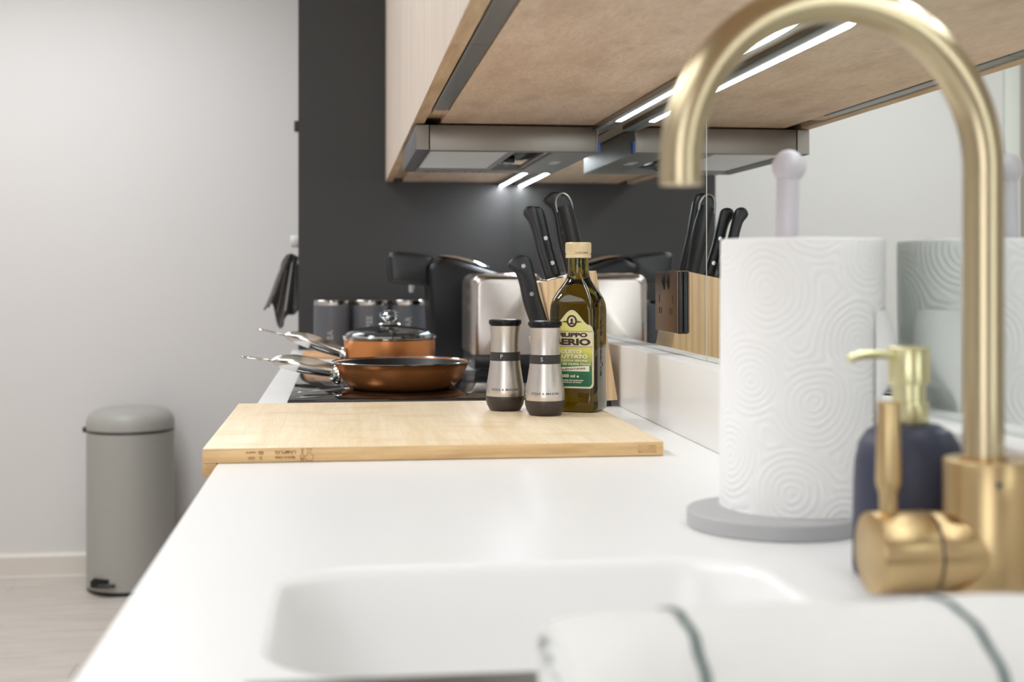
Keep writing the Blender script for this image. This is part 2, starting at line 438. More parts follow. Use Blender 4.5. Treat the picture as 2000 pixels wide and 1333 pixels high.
bb = struct('baseboard_far', box(DX1+.066, -.14, YW-.014, YW-.0005, ZF, ZF+.076), M['skirt'])
obj('top_edge', prism([(YW-.014, ZF+.076), (YW-.0005, ZF+.076), (YW-.0005, ZF+.088), (YW-.008, ZF+.088)], DX1+.066, -.14, 'X'), M['skirt_top'], bb)
obj('floor_bead', box(DX1+.066, -.14, YW-.019, YW-.0142, ZF, ZF+.008, .001), M['skirt_top'], bb)
struct('baseboard_left', box(XL+.0005, XL+.014, YN, YW-.02, ZF, ZF+.088), M['skirt'])

# tall dark unit that closes the run of worktop
tu = thing('tall_unit', 'tall charcoal oven housing whose matt side panel closes the far end of the worktop', 'cabinet', (0, YP, ZF))
obj('side_panel', box(-.122, XM+.0055, 0, .018, 0, ZC-ZF-.002, .0006, 1), M['panel'], tu)
obj('carcass', box(-.100, XM+.0055, .0185, .60, .08, ZC-ZF-.002), M['panel'], tu)
for z0, z1 in ((.08, .76), (1.36, 1.72), (1.724, 2.39)):
    obj('door', box(-.121, -.1005, .0190, .60, z0, z1-.003, .001, 1), M['panel'], tu)
obj('plinth', box(-.08, XM, .02, .60, 0, .079), M['panel'], tu)
ov = thing('oven', 'built-in oven beside the dark tall unit, only its white knob and black grip showing', 'oven', (0, YP, 0))
obj('oven_front', box(-.1215, -.1005, .0195, .59, -.137, .455, .001, 1), M['black_gl'], ov)
obj('knob', cyl((-.1220, .10, .301), (-.146, .10, .301), .017, 24, .002), M['white_pl'], ov)
obj('door_bar', tube([(-.1215, .12, .256), (-.14, .12, .256), (-.146, .127, .256), (-.146, .45, .256), (-.14, .457, .256), (-.1215, .457, .256)], .005, 12), M['steel'], ov)
hd = tag(obj('cabinet_knob', box(-.137, -.1213, .10, .13, .612, .642, .002), M['black_pl'], loc=(0, YP, 0)), 'small black knob sticking out high on the edge of the dark tall unit', 'knob')

# ================================================================== WORKTOP with its basin and upstand
XE = -.138; XU = .434
wt = thing('worktop', 'long white worktop with a moulded sink and a low upstand against the mirror', 'worktop', (0, 0, 0))
def worktop_mesh():
    b = B(); y0, y1 = .18, YP-.001; c = .0012
    hole = rrect(.172, .134, .062, 8, .127, .829)
    ho = [b.verts.new((x, y, 0)) for x, y in hole]
    ou = [b.verts.new(p) for p in ((XE+c, y0, 0), (XU+.031, y0, 0), (XU+.031, y1, 0), (XE+c, y1, 0))]
    ed = [b.edges.new((ho[i], ho[(i+1) % len(ho)])) for i in range(len(ho))] + [b.edges.new((ou[i], ou[(i+1) % 4])) for i in range(4)]
    bmesh.ops.triangle_fill(b, edges=ed, use_beauty=True)
    for z, e in ((-c, 0), (-.022, 0)):
        nw = [b.verts.new(p) for p in ((XE+e, y0, z), (XU+.031, y0, z), (XU+.031, y1, z), (XE+e, y1, z))]
        for i in range(4): b.faces.new((ou[i], ou[(i+1) % 4], nw[(i+1) % 4], nw[i]))
        ou = nw
    hb_ = [b.verts.new((x, y, -.022)) for x, y in hole]; n = len(hole)
    for i in range(n): b.faces.new((ho[i], hb_[i], hb_[(i+1) % n], ho[(i+1) % n]))
    ed = [b.edges.get((hb_[i], hb_[(i+1) % n])) for i in range(n)] + [b.edges.get((ou[i], ou[(i+1) % 4])) for i in range(4)]
    bmesh.ops.triangle_fill(b, edges=ed, use_beauty=True)
    return b
obj('top', worktop_mesh(), M['worktop'], wt)
lps = []
for dz, ins in ((.0001, .0002), (-.0006, .0020), (-.003, .0050), (-.008, .0075), (-.04, .013), (-.090, .022), (-.118, .032), (-.130, .050), (-.133, .075)):
    lps.append([(x, y, dz) for x, y in rrect(.172-ins, .134-ins, max(.062-ins*.4, .01), 8, .127, .829)])
obj('basin', loft(lps, False, True), M['basin'], wt, angle=60)
obj('waste', lathe([(0, -.1315), (.036, -.1315), (.040, -.1325), (.040, -.1329)], 32, center=(.127, .829)), M['steel'], wt)
obj('upstand', box(XU, XM+.0055, .18, YP-.001, .0002, .0965, .0010, 2), M['worktop'], wt)
obj('grey_strip', box(-.05, .42, .565, .6895, .0001, .0022, .001, 2), M['alu'], wt, label='thin grey strip in front of the sink')  # flat grey strip laid in for a grey band beside the towel
for i, (a, c) in enumerate(((.2, .795), (.797, 1.395), (1.397, 1.995), (1.997, 2.595), (2.597, 3.697))):
    k = thing('base_cabinet', ['base cabinet below the near end of the white worktop', 'base cabinet below the moulded sink', 'base cabinet below the bamboo chopping board',
               'base cabinet below the black hob', 'base cabinet at the far end, below the grey storage jars'][i], 'cabinet', (0, a, ZF), group='base cabinets under the worktop')
    ww = c-a
    if i < 2: # open-topped under the sink
        cb = box(-.09, XM, 0, .016, .1, .70); box(-.09, XM, ww-.016, ww, .1, .70, bm=cb); box(-.09, XM, .016, ww-.016, .1, .116, bm=cb)
    else: cb = box(-.09, XM, 0, ww, .1, .8775)
    obj('body', cb, M['base'], k)
    obj('door', box(-.110, -.0905, .0015, ww-.0015, .1, .86, .001, 1), M['base'], k)
    obj('plinth', box(-.05, XM-.02, 0, ww, 0, .0995), M['base'], k)

# ================================================================== MIRRORS
for i, (a, c, lb) in enumerate(((1.6796, YP-.0005, 'far mirror panel behind the knife block, carrying the bronze socket'),
                                (.18, 1.6764, 'near mirror panel behind the paper towel, reflecting the pale wall'))):
    t = thing('mirror_panel', lb, 'mirror', (XM, a, .0968), group='mirror splashback panels')
    obj('glass', box(0, .005, 0, c-a, 0, .3675, .0006, 1), M['mirror'], t, smooth=False)
obj('joint_strip', box(XM+.0005, XM+.0052, 1.6766, 1.6794, .0968, .464), M['mirror_edge'])
bpy.data.objects['joint_strip'].name = 'trim_1'; bpy.data.objects['trim_1']['kind'] = 'structure'

# double socket, mounted on the mirror, plate facing into the room
so = thing('double_socket', 'bronze double power socket with black sides mounted on the mirror', 'socket', (XM, 1.862, .170))
sy, sz = .066, .0435
obj('back_box', box(-.0065, -.0003, -sy, sy, -sz, sz, .0015), M['black_pl'], so)
obj('plate', box(-.0088, -.0066, -sy+.001, sy-.001, -sz+.001, sz-.001, .0008), M['bronze'], so)
for s in (-1, 1):
    cy = s*.031
    obj('rocker', prism([(-.0087, .016), (-.0125, .028), (-.0087, .040)], cy*.42-.0045, cy*.42+.0045, 'Y', .0004, 1), M['black_pl'], so)
    for dy, zz, hh in ((-.008*s*-1, .004, .0055), (-.0045, -.013, .0045), (.0075, -.013, .0045)):
        obj('socket_hole', box(-.00895, -.0084, cy+dy-.0022, cy+dy+.0022, zz-hh, zz+hh), M['black'], so)

# ================================================================== WALL CABINETS
XC = .117; ZB = .465
def wall_cabinet(y0, y1, label):
    t = thing('wall_cabinet', label, 'cabinet', (0, y0, ZB), group='wall cabinets over the worktop')
    L = y1-y0
    obj('carcass', box(.165, XM-.0005, .0003, L-.0003, .0006, .72), M['soffit'], t)
    obj('door', box(XC, XC+.0195, .0004, L-.0004, 0, .72, .0005, 1), M['door'], t)
    obj('door_edge', box(XC+.0004, XC+.0191, .0008, L-.0008, -.0006, .0002), M['edge'], t)
    obj('front_rail', box(XC+.0225, .1645, .0003, L-.0003, .010, .72), M['edge'], t)
    return t
wc = wall_cabinet(.0, 1.471, 'near pale wood wall cabinet above the tap')
obj('finger_rail', prism([(.1396, .0065), (.1396, .0012), (.1425, -.0002), (.161, -.0002), (.1645, .003), (.1645, .0065)], .0, 1.470, 'Y'), M['alu'], wc)
wc = wall_cabinet(1.471, 2.247, 'pale wood wall cabinet above the bamboo board, in front of the hood')
obj('finger_rail', prism([(.1396, .0065), (.1396, .0012), (.1425, -.0002), (.161, -.0002), (.1645, .003), (.1645, .0065)], .001, .60, 'Y'), M['alu'], wc)
obj('end_block', box(.141, .1645, .601, .66, .0004, .0095), M['edge'], wc)
wc = wall_cabinet(2.247, 2.76, 'pale wood wall cabinet carrying the extractor hood')
wc = wall_cabinet(2.76, YP-.0005, 'far pale wood wall cabinet against the dark end panel')

# ---- extractor hood slung under the third cabinet
hy0, hy1 = 2.252, 2.745
hood = thing('extractor_hood', 'slim brushed steel extractor hood under the wall cabinets, above the black hob', 'extractor hood', (0, hy0, .4190))
HL = hy1-hy0
obj('front_panel', box(.1455, .4325, 0, .012, .0, .0435, .0012), M['hood_steel'], hood)
vb = prism([(0, 0), (0, .0435), (HL, .0435), (HL, .010), (HL-.004, .003), (HL-.012, 0)], .122, .1445, 'X', .0012, 2)
obj('visor', vb, M['hood_dark'], hood, label='dark grey sliding visor end')
obj('visor_face', box(.1225, .1440, -.0012, -.0002, .0008, .0427, .0003, 1), M['hood_steel'], hood)
# underside: a frame with the filter and the lamp recess let in
cb = box(.1455, .4325, .0122, .022, 0, .012); box(.1455, .4325, .420, HL, 0, .012, bm=cb)
box(.360, .4325, .022, .420, 0, .012, bm=cb); box(.286, .294, .022, .420, 0, .012, bm=cb)
box(.1455, .1485, .022, .420, 0, .012, bm=cb)
obj('underside', cb, M['hood_grey'], hood)
obj('casing', box(.1455, .4325, .0125, HL, .0285, .0432), M['black'], hood)
obj('end_cover', box(.4327, .4340, .0, HL, .0002, .0432), M['hood_grey'], hood)
obj('filter', box(.1487, .2858, .0225, .419, .0035, .0075), M['filter'], hood, label='pale metal grease filter')
obj('recess', box(.2942, .3598, .0225, .419, .0200, .0280), M['black'], hood)
obj('lamp_holder', box(.296, .330, .30, .41, .006, .0195, .002), M['black_pl'], hood)
for xx in (.304, .322): obj('screw', cyl((xx, .32, .0059), (xx, .32, .0050), .0035, 12), M['rivet'], hood)
obj('recess_lip', box(.352, .3595, .0228, .4185, .004, .010, .001), M['hood_steel'], hood)
obj('switch', box(.385, .402, .19, .25, -.0012, -.0001, .0004, 1), M['white_pl'], hood)
for xx in (.165, .172, .182, .215, .245, .262, .275): obj('vent_hole', box(xx, xx+.004, .455, .466, -.0004, .0004), M['black'], hood)
obj('protective_film', box(.4342, .4385, -.0010, .012, -.002, .019), M['blue'], hood, label='scrap of blue protective film')

# ---- LED strips
def led(mat, y0, y1, label, extra=0):
    t = thing('led_strip', label, 'light', (0, y0, .4555), group='LED strips under the wall cabinets')
    L = y1-y0
    obj('profile', prism([(.428, .0086), (.428, .0010), (.4345, -.0004), (.4345, .0016), (.4450, .0016), (.4450, -.0002), (.4560, .0018), (.4560, .0086)], 0, L, 'Y'), M['alu'], t)
    obj('diffuser', box(.4348, .4446, .004, L-.004-extra, -.0012, .0012, .0006, 2), M[mat], t)
    if extra: obj('end_cover', box(.4348, .4446, L-.0035-extra, L, -.0006, .0012, .0004, 1), M['alu'], t)
    return t
led('led', .35, 2.25, 'long bright LED strip in an aluminium channel running from the tap to the hood', .145)
led('led_far', 2.80, YP-.001, 'short bright LED strip beyond the hood, at the dark end panel')

# ================================================================== HOB
hb = thing('induction_hob', 'glossy black glass hob set into the worktop under the pans', 'hob', (0, 2.185, .0002))
obj('glass', box(-.089, .405, 0, .635, .0012, .0048, .0012, 2), M['hob'], hb)
obj('bevel_trim', box(-.0895, .4055, -.0008, .6358, 0, .0030, .0006, 1), M['hob_edge'], hb)
for (x, y, rr) in ((.02, .18, .075), (.26, .15, .09), (.03, .44, .09), (.27, .43, .075)):
    obj('zone_ring', lathe([(rr, .00482), (rr+.0008, .00482), (rr+.0008, .00486), (rr, .00486), (rr, .00482)], 64, center=(x, y)), M['hob_edge'], hb)
ZH = .0052

# ================================================================== PANS
def pan_handle(t, x0, y, z0, dx, dz, r0):
    """tapering hollow steel handle reaching left, ending in a flat hanging loop"""
    k = .70
    pts = [(x0, y, z0), (x0-dx*k*.3, y, z0+dz*.34), (x0-dx*k*.65, y, z0+dz*.70), (x0-dx*k*.9, y, z0+dz*.86), (x0-dx*k, y, z0+dz*.88)]
    P = spline(pts, 6); n = len(P)
    fl = []
    for i in range(n):
        s = i/(n-1)
        e = 1 if s < .40 else max(.08, 1-((s-.40)/.60)**1.9)
        h = r0*(.82 + .30*sin(pi*min(s*1.15, 1)))
        fl.append((h*(.95*max(e, .55)), h*e))
    h = obj('handle', tube(P, None, 20, flat=fl), M['steel'], t, angle=50, label='polished steel handle')
    lp = []
    a = Vector(P[-1]) + Vector((.006, 0, 0)); e = Vector((x0-dx, y, z0+dz*1.22)); wv = r0*.95
    d_ = (e-a)
    for u, s in ((0, .55), (.3, .95), (.7, .9), (.93, .55), (1, 0), (.93, -.55), (.7, -.9), (.3, -.95), (0, -.55)):
        q = a + d_*u; lp.append((q.x, q.y + wv*s, q.z))
    obj('hanging_loop', tube(spline(lp, 5), None, 10, flat=[(.0014, .0014)]*(8*5+1)), M['steel'], h)
    return h
fp = thing('frying_pan', 'shallow copper-coloured frying pan with black inside, nearer of the two pans on the hob', 'pan', (.1035, 2.392, ZH))
obj('body', lathe([(0, .0), (.080, .0), (.087, .0015), (.098, .008), (.109, .020), (.117, .036), (.1215, .0475), (.1225, .0478), (.1205, .0478),
                   (.1195, .0462)], 72), M['copper'], fp, angle=60)
obj('inner_coating', lathe([(.1197, .0465), (.1150, .036), (.1070, .0215), (.096, .0100), (.085, .0048), (0, .0042)], 72), M['nonstick'], fp, angle=60)
obj('rim', lathe([(.1212, .0470), (.1236, .0474), (.1240, .0486), (.1228, .0494), (.1208, .0490), (.1200, .0478)], 72), M['steel'], fp)
pb = prism([(-.026, -.002), (-.012, -.013), (.006, -.014), (.014, -.002), (.010, .011), (-.004, .014), (-.022, .008)], -.0165, .0165, 'Y', .003)
hx = -.1205
br = obj('bracket', lathe([(0, 0), (.017, 0), (.0185, .003), (.0165, .008), (.0125, .012), (0, .012)], 28), M['steel'], fp, loc=(-.1130, -.028, .027), rot=(0, radians(-97), radians(18)))
for dy, dz in ((-.0435, .030), (-.036, .040), (-.040, .018)):
    obj('rivet', lathe([(0, .0035), (.003, .003), (.0045, .0008), (.0045, 0)], 14), M['steel'], br, loc=(0, 0, 0)) .matrix_local = Matrix.Translation((0.006*(1 if dz > .025 else -1), .008*(1 if dy < -.04 else -.4), .012))
pan_handle(fp, -.117, -.028, .033, .162, .022, .0138)

sp = thing('saucepan', 'copper-coloured saucepan under a glass lid, farther of the two pans on the hob', 'pan', (.0925, 2.675, ZH))
obj('body', lathe([(0, 0), (.082, 0), (.088, .003), (.0905, .009), (.0905, .074), (.0895, .074), (.0895, .010), (.085, .004), (0, .004)], 72), M['copper'], sp, angle=60)
obj('rim', lathe([(.0896, .0735), (.0920, .0740), (.0930, .0760), (.0915, .0775), (.0892, .0768)], 72), M['steel'], sp)
bs = obj('bracket', lathe([(0, 0), (.014, 0), (.016, .003), (.0145, .009), (.011, .013), (0, .013)], 28), M['steel'], sp, loc=(-.0880, -.02, .044), rot=(0, radians(-97), radians(12)))
pan_handle(sp, -.094, -.02, .048, .165, .040, .0130)
ld = thing('glass_lid', 'domed glass lid with steel rim and round clear knob on the saucepan', 'lid', (.0925, 2.675, ZH+.0777))
prof_o = [(.0895*cos(a), .003 + .021*sin(a)) for a in [radians(x) for x in range(0, 86, 8)]] + [(0, .0242)]
prof_i = [(r_*.985, z_-.0022) for r_, z_ in prof_o][::-1]
obj('glass_dome', lathe(prof_o + prof_i + [prof_o[0]], 64), M['lidglass'], ld, angle=60)
obj('rim', lathe([(.0885, .0), (.0925, .0), (.0938, .0015), (.0925, .0042), (.0885, .0048), (.0865, .0035), (.0865, .0008), (.0885, 0)], 64), M['steel'], ld)
obj('knob_collar', lathe([(0, .0243), (.022, .0243), (.0235, .026), (.021, .0285), (.013, .0292), (0, .0292)], 40), M['steel'], ld)
kn = lathe([(r_*.86, .0293+(z_-.0293)*.72) for r_, z_ in [(0, .0293), (.0125, .0293), (.0120, .033), (.0155, .038), (.0225, .045), (.0245, .0515), (.0215, .0580), (.0140, .0622), (0, .0635)]], 14)
obj('knob', kn, M['lidglass'], ld, angle=10)
obj('knob_core', lathe([(0, .0296), (.0085, .0296), (.0080, .036), (.0125, .0415), (.0120, .0440), (0, .0445)], 24), M['steel'], ld)
obj('knob_cap', lathe([(.0125, .0533), (.0125, .0542), (.007, .0550), (0, .0552)], 24), M['steel'], ld)

# ================================================================== BAMBOO BOARD
bd = thing('chopping_board', 'bamboo chopping board hooked over the front edge of the worktop', 'chopping board', (0, 1.500, .0004))
BX0, BX1, BD = -.154, .3665, .515
obj('top', box(BX0+.0002, BX1-.0002, .0008, BD, .0128, .0164, .0007, 2), M['bamboo'], bd)
obj('core', box(BX0, BX1, 0, BD+.0005, 0, .0158, .0010, 2), M['bamboo_edge'], bd)
obj('edge_inlay', box(BX1-.030, BX1-.0085, -.0003, .002, .0035, .0125), M['bamboo_dk'], bd, label='darker end-grain block let into the edge')
obj('lip', box(BX0, XE-.0006, 0, BD+.0005, -.0150, -.0001, .0006, 2), M['bamboo_dk'], bd, label='darker lip gripping the worktop edge')
R180 = (pi/2, pi, 0)
def brand(s, px, z, size, sx=1): text('lettering', s, size, M['print_burn'], bd, loc=(px, -.0003, z), rot=(pi/2, pi, 0), ext=.0003, sx=sx, bold=.00006)
brand('LÄMPLIG', -.0635, .0112, .0052, 1.15); brand('IKEA', -.0905, .0112, .0052, .55); brand('made in', -.1015, .0112, .0034)
brand('Made in China', -.0640, .0052, .0036, 1.05); brand('X', -.0905, .0052, .0046); brand('2421', -.1010, .0052, .0040)
# food-safe mark: goblet and fork, upside down like the words
def outline(pts, closed=True, r_=.00028):
    P = [(x, -.0003, z) for x, z in pts]
    if closed: P = P + [P[0]]
    return tube(P, r_, 6)
gx = -.0375
g = outline([(gx-.0035, .0015), (gx+.0035, .0015), (gx+.0045, .0065), (gx+.0012, .0092), (gx+.0012, .0122), (gx+.0030, .0145), (gx-.0030, .0145), (gx-.0012, .0122), (gx-.0012, .0092), (gx-.0045, .0065)])
merge(g, outline([(gx-.0092, .0015), (gx-.0056, .0015), (gx-.0058, .0068), (gx-.0068, .0090), (gx-.0068, .0150), (gx-.0080, .0150), (gx-.0080, .0090), (gx-.0094, .0068)]))
merge(g, outline([(gx-.0080, .0015), (gx-.0080, .0052)], False)); merge(g, outline([(gx-.0068, .0015), (gx-.0068, .0052)], False))
obj('food_safe_mark', g, M['print_burn'], bd)
ZBD = .0004 + .0164

# ================================================================== MILLS
def mill(x, y, letter, label):
    t = thing('spice_mill', label, 'mill', (x, y, ZBD+.0002), group='salt and pepper mills on the chopping board')
    pr = spline([(.0268, .0205, 0), (.0270, .026, 0), (.0262, .036, 0), (.0240, .050, 0), (.0222, .062, 0), (.0212, .0705, 0)], 5)
    low = [(p.x, p.y) for p in pr]
    def rad(z):
        for (r0, z0), (r1, z1) in zip(low, low[1:]):
            if z0 <= z <= z1: return r0 + (r1-r0)*(z-z0)/(z1-z0)
        return low[-1][0]
    obj('body', lathe([(0, .0205)] + low + [(0, .0705)], 56), M['bsteel'], t, angle=50)
    obj('base', lathe([(0, 0), (.0205, 0), (.0222, .0012), (.0255, .0075), (.0275, .015), (.0276, .0195), (.0272, .0205), (0, .0205)], 56), M['chocolate'], t, angle=50)
    obj('band', lathe([(0, .0704), (.0214, .0704), (.0214, .0826), (0, .0826)], 56), M['band'], t)
    up = [(p.x, p.y) for p in spline([(.0203, .0826, 0), (.0200, .092, 0), (.0206, .106, 0), (.0220, .1195, 0)], 5)]
    obj('neck', lathe([(0, .0826)] + up + [(0, .1195)], 56), M['bsteel'], t, angle=50)
    obj('lid', lathe([(0, .1196), (.0212, .1196), (.0212, .1212), (.0228, .1215), (.0233, .1230), (.0233, .1262), (.0226, .1276), (.0195, .1283), (0, .1285)], 56), M['black_gl'], t)
    th = -pi/2 - .14
    def wrap(R): return lambda px, py, pz: ((rad(py+R) + pz + .0001)*cos(th + px/.026), (rad(py+R)+pz+.0001)*sin(th + px/.026), py+R)
    text('lettering', 'COLE & MASON', .0042, M['print_dk'], t, fn=wrap(.0305), sx=1.15, ext=.0001, bold=.00005, spacing=1.15)
    text('lettering', letter, .0082, M['print_lt'], t, fn=lambda px, py, pz: ((.0215+pz)*cos(th-.22+px/.0214), (.0215+pz)*sin(th-.22+px/.0214), .0765+py), ext=.0001)
    return t
mill(.2279, 1.873, 'P', 'steel mill marked P on its dark band, left of the pair on the bamboo board')
mill(.2743, 1.802, 'S', 'steel mill marked S on its dark band, directly in front of the oil bottle')

# ================================================================== OIL BOTTLE
ob = thing('oil_bottle', 'dark green square olive oil bottle with a yellow and green label and gold cap', 'bottle', (.3305, 1.858, ZBD+.0003), (0, 0, radians(-25)))
def sec(a, r, z, n=6): return [(x, y, z) for x, y in rrect(a, a, min(r, a-.0001), n)]
prof = [(.0300, .010, 0), (.0338, .011, .0012), (.0352, .012, .006), (.0352, .012, .014), (.0346, .011, .022), (.0345, .011, .030), (.0345, .011, .125), (.0348, .012, .140), (.0343, .014, .150),
        (.0326, .018, .158), (.0296, .021, .1655), (.0258, .021, .172), (.0216, .0195, .178), (.0180, .0175, .184), (.0158, .0156, .190), (.0150, .0149, .197), (.0146, .0145, .206), (.0144, .0143, .2145)]
obj('glass', loft([sec(a, r, z) for a, r, z in prof]), M['oilglass'], ob, angle=50)
obj('cap', lathe([(0, .2150)] + [(.0172, .2150), (.0180, .2156), (.0180, .2195), (.0174, .2200), (.0176, .2206), (.0180, .2210), (.0180, .2360), (.0172, .2372), (0, .2374)], 60), M['cap'], ob)
rb = B()
for i in range(60):
    a = 2*pi*i/60; box(-.0003, .0003, -.0003, .0003, .2235, .2355, bm=rb)
    for v in rb.verts[-8:]: v.co = Vector((.0181*cos(a) + v.co.x, .0181*sin(a) + v.co.y, v.co.z))
    rb.verts.ensure_lookup_table()
obj('cap_ribs', rb, M['cap'], ob, smooth=False)
text('lettering', 'FILIPPO BERIO', .0030, M['print_brown'], ob, fn=lambda x, y, z: ((.0181+z)*cos(-pi/2+.55+x/.018), (.0181+z)*sin(-pi/2+.55+x/.018), .2222+y), ext=.0001)
# the label follows the flat front and wraps a little around its corners
A_, R_ = .0345, .011
def face(u, off=.0004):
    f_ = A_-R_
    if abs(u) <= f_: return (u, -A_-off)
    s = 1 if u > 0 else -1; a = (abs(u)-f_)/R_
    return (s*(f_ + (R_+off)*sin(a)), -A_+R_-(R_+off)*cos(a))
def ZS(z): return .0335 + (z-.0335)*.848
def top_curve(u, h):           # arched head of the label
    k = abs(u)/h
    return .1375 + .0245*(.5+.5*cos(pi*min(k/.78, 1)))**.85 - (0 if k < .80 else .0120*((k-.80)/.20)**2.4)
def label_bm(hw, lo, fn_top, off, thick=.0002, rr=.006, nu=28, nv=14):
    b = B(); G = []
    for i in range(nu+1):
        u = -hw + 2*hw*i/nu; e = max(0, (abs(u)-(hw-rr)))
        l0 = lo + (rr-math.sqrt(max(rr*rr-e*e, 0))); t0 = fn_top(u)
        G.append([b.verts.new((*face(u, off), ZS(l0 + (t0-l0)*j/nv))) for j in range(nv+1)])
    for i in range(nu):
        for j in range(nv): b.faces.new((G[i][j], G[i+1][j], G[i+1][j+1], G[i][j+1]))
    return b
obj('label_border', label_bm(.0312, .0335, lambda u: top_curve(u, .0312), .0003), M['label_edge'], ob, angle=80)
obj('label', label_bm(.0286, .0365, lambda u: top_curve(u, .0286)-.0042, .0005, rr=.005), M['label'], ob, angle=80)
obj('name_band', label_bm(.0288, .1005, lambda u: .1275, .0007, rr=.0001), M['label_band'], ob, angle=80)
for zz in (.1015, .1265): obj('band_line', label_bm(.0288, zz, lambda u, q=zz: q+.0006, .0009, rr=.00001, nv=1), M['print_brown'], ob)
def lt(s, size, z, mat, u0=0, sx=1, tilt=0, bold=0, off=.0009):
    text('lettering', s, size, mat, ob, fn=lambda x, y, d: (*face((u0+x)*1.17, off+d), ZS(z+y+x*tilt)), ext=.0001, sx=sx, bold=bold)
lt('FILIPPO', .0092, .1207, M['print_brown'], .0005, 1.22, bold=.0005)
lt('BERIO', .0140, .1090, M['print_brown'], 0, 1.18, bold=.0007)
lt('GUSTO', .0080, .0935, M['print_cream'], -.001, .95, bold=.0003)
lt('FRUTTATO', .0080, .0855, M['print_cream'], -.001, 1.0, bold=.0003)
lt('OLIO EXTRA VERGINE', .0040, .0788, M['print_cream'], -.001, 1, bold=.0001)
lt('DI OLIVA', .0048, .0730, M['print_cream'], -.001, 1, bold=.0002)
obj('ribbon', label_bm(.0250, .0615, lambda u: .0690+u*.08, .0008, rr=.0001), M['print_cream'], ob, angle=80)
lt('Mediterranea', .0062, .0655, M['print_brown'], 0, 1, .1, off=.0011)
lt('Nuovo', .0045, .0735, M['print_cream'], .0165, 1, bold=.0001)
lt('500 ml e', .0068, .0535, M['print_cream'], -.002, .9, bold=.0002)
lt('A BLEND OF OLIVE OILS', .0026, .0465, M['print_cream'], 0, 1, bold=.0001)
lt('PRODUCT OF ITALY', .0026, .0432, M['print_cream'], 0, 1, bold=.0001)
# oval emblem with a plain bust
em = B()
for k in range(28):
    a = 2*pi*k/28; em.verts.new((*face(.0075*cos(a), .0008), .1210+.0085*sin(a)*1.0+.006))
em.faces.new(em.verts); obj('emblem', em, M['print_brown'], ob, smooth=False)
em = B()
for k in range(24):
    a = 2*pi*k/24; em.verts.new((*face(.0048*cos(a), .0010), .1270+.0060*sin(a)))
em.faces.new(em.verts); obj('emblem_field', em, M['label_band'], ob, smooth=False)
em = B()
for x, z in ((-.0036, .1360), (.0036, .1360), (.0030, .1378), (.0012, .1388), (.0014, .1400), (.0021, .1420), (.0012, .1440), (-.0010, .1442), (-.0020, .1422), (-.0014, .1400), (-.0012, .1388), (-.0032, .1378)):
    em.verts.new((*face(x, .0012), z-.0135))
em.faces.new(em.verts); obj('emblem_bust', em, M['print_brown'], ob, smooth=False)
for s in (-1, 1):
    lf = B()
    for k in range(5):
        lf2 = [lf.verts.new((*face(s*(.0080+.0012*k+dx), .0008), .1260+dz)) for dx, dz in ((0, -.0016+.0002*k), (.0012, 0), (0, .0016-.0002*k), (-.0008, 0))]
        lf.faces.new(lf2)
    obj('emblem_leaf', lf, M['print_brown'], ob, smooth=False)
# moulded name running up the side
text('lettering', 'FILIPPO BERIO', .0150, M['oilglass'], ob, fn=lambda x, y, d: (A_+.0001+d, -.002-y, .098+x), ext=.0006, sx=1.05, bold=.0003)

# ================================================================== KNIFE BLOCK and knives
lean = -.19
kb = thing('knife_block', 'pale wood knife block leaning beside the oil bottle, against the upstand', 'knife block', (0, 2.062, .0062))
outl = [(.3540, 0), (.4300, .0045), (.3955, .2085), (.3095, .1900)]
body = prism(outl, 0, .112, 'Y', .0015, 2)
obj('body', body, M['pine'], kb)
obj('front_step', prism([(.3210, .0), (.3525, .0), (.3325, .108), (.3030, .1010)], .004, .108, 'Y', .0015, 2), M['pine'], kb)
for x in (.31, .4165):
    for y_ in (.014, .096): obj('foot', cyl((x, y_, -.0060), (x, y_, -.0002 if x < .4 else .0035), .0055, 16), M['black_pl'], kb)
for x, z in ((.320, .1925), (.345, .198), (.371, .2035)):
    obj('slot', box(x-.0012, x+.0012, .018, .094, z+.0000, z+.0011), M['black'], kb, rot=(0, 0, 0))

def knife_handle(L, wd, th, hook=.008, rivets=3, name='kitchen_knife'):
    """side outline of a moulded riveted handle, wide along local x, rising along z"""
    h = wd/2
    o = [(-h*.80, 0), (-h*.92, L*.18), (-h*1.0, L*.42), (-h*.84, L*.66), (-h*.92, L*.80), (-h-hook*.8, L*.88), (-h-hook, L*.93), (-h*.9, L*.985), (-h*.2, L),
         (h*.55, L*.975), (h*.95, L*.90), (h*.92, L*.70), (h*.80, L*.45), (h*.86, L*.15), (h*.86, 0)]
    P = [(p.x, p.y) for p in spline([(a, c, 0) for a, c in o], 3)]
    return prism(P, -th/2, th/2, 'Y', th*.28, 3)
def knife(x, y, z, L, wd, th, ang, label, rivets=(.13, .5, .86), hook=.007, yaw=0):
    t = thing('kitchen_knife', label, 'knife', (x, y, z), (0, ang, yaw), group='knives in the wooden block')
    obj('handle', knife_handle(L, wd, th, hook), M['handle'], t, angle=40)
    obj('tang', prism([(-wd*.2, -.0001), (wd*.3, -.0001), (wd*.3, .004), (-wd*.2, .004)], -.0012, .0012), M['steel'], t)
    for q in rivets:
        for s in (-1, 1):
            obj('rivet', cyl((0, s*(th/2-.0004), L*q), (0, s*(th/2+.0005), L*q), .0034, 16), M['rivet'], t)
    return t
kz = .0062
knife(.3135, 2.088, .1105+kz, .128, .031, .017, -.29, 'black riveted knife lowest in the wooden block, in front of the toaster')
knife(.3260, 2.092, .1960+kz, .120, .018, .017, -.27, 'slim black knife handle in the middle of the block, front one of two', rivets=(), hook=.004)
knife(.3400, 2.122, .1985+kz, .118, .020, .017, -.27, 'slim black knife handle in the middle of the block, behind its twin', rivets=(.2, .55), hook=.003)
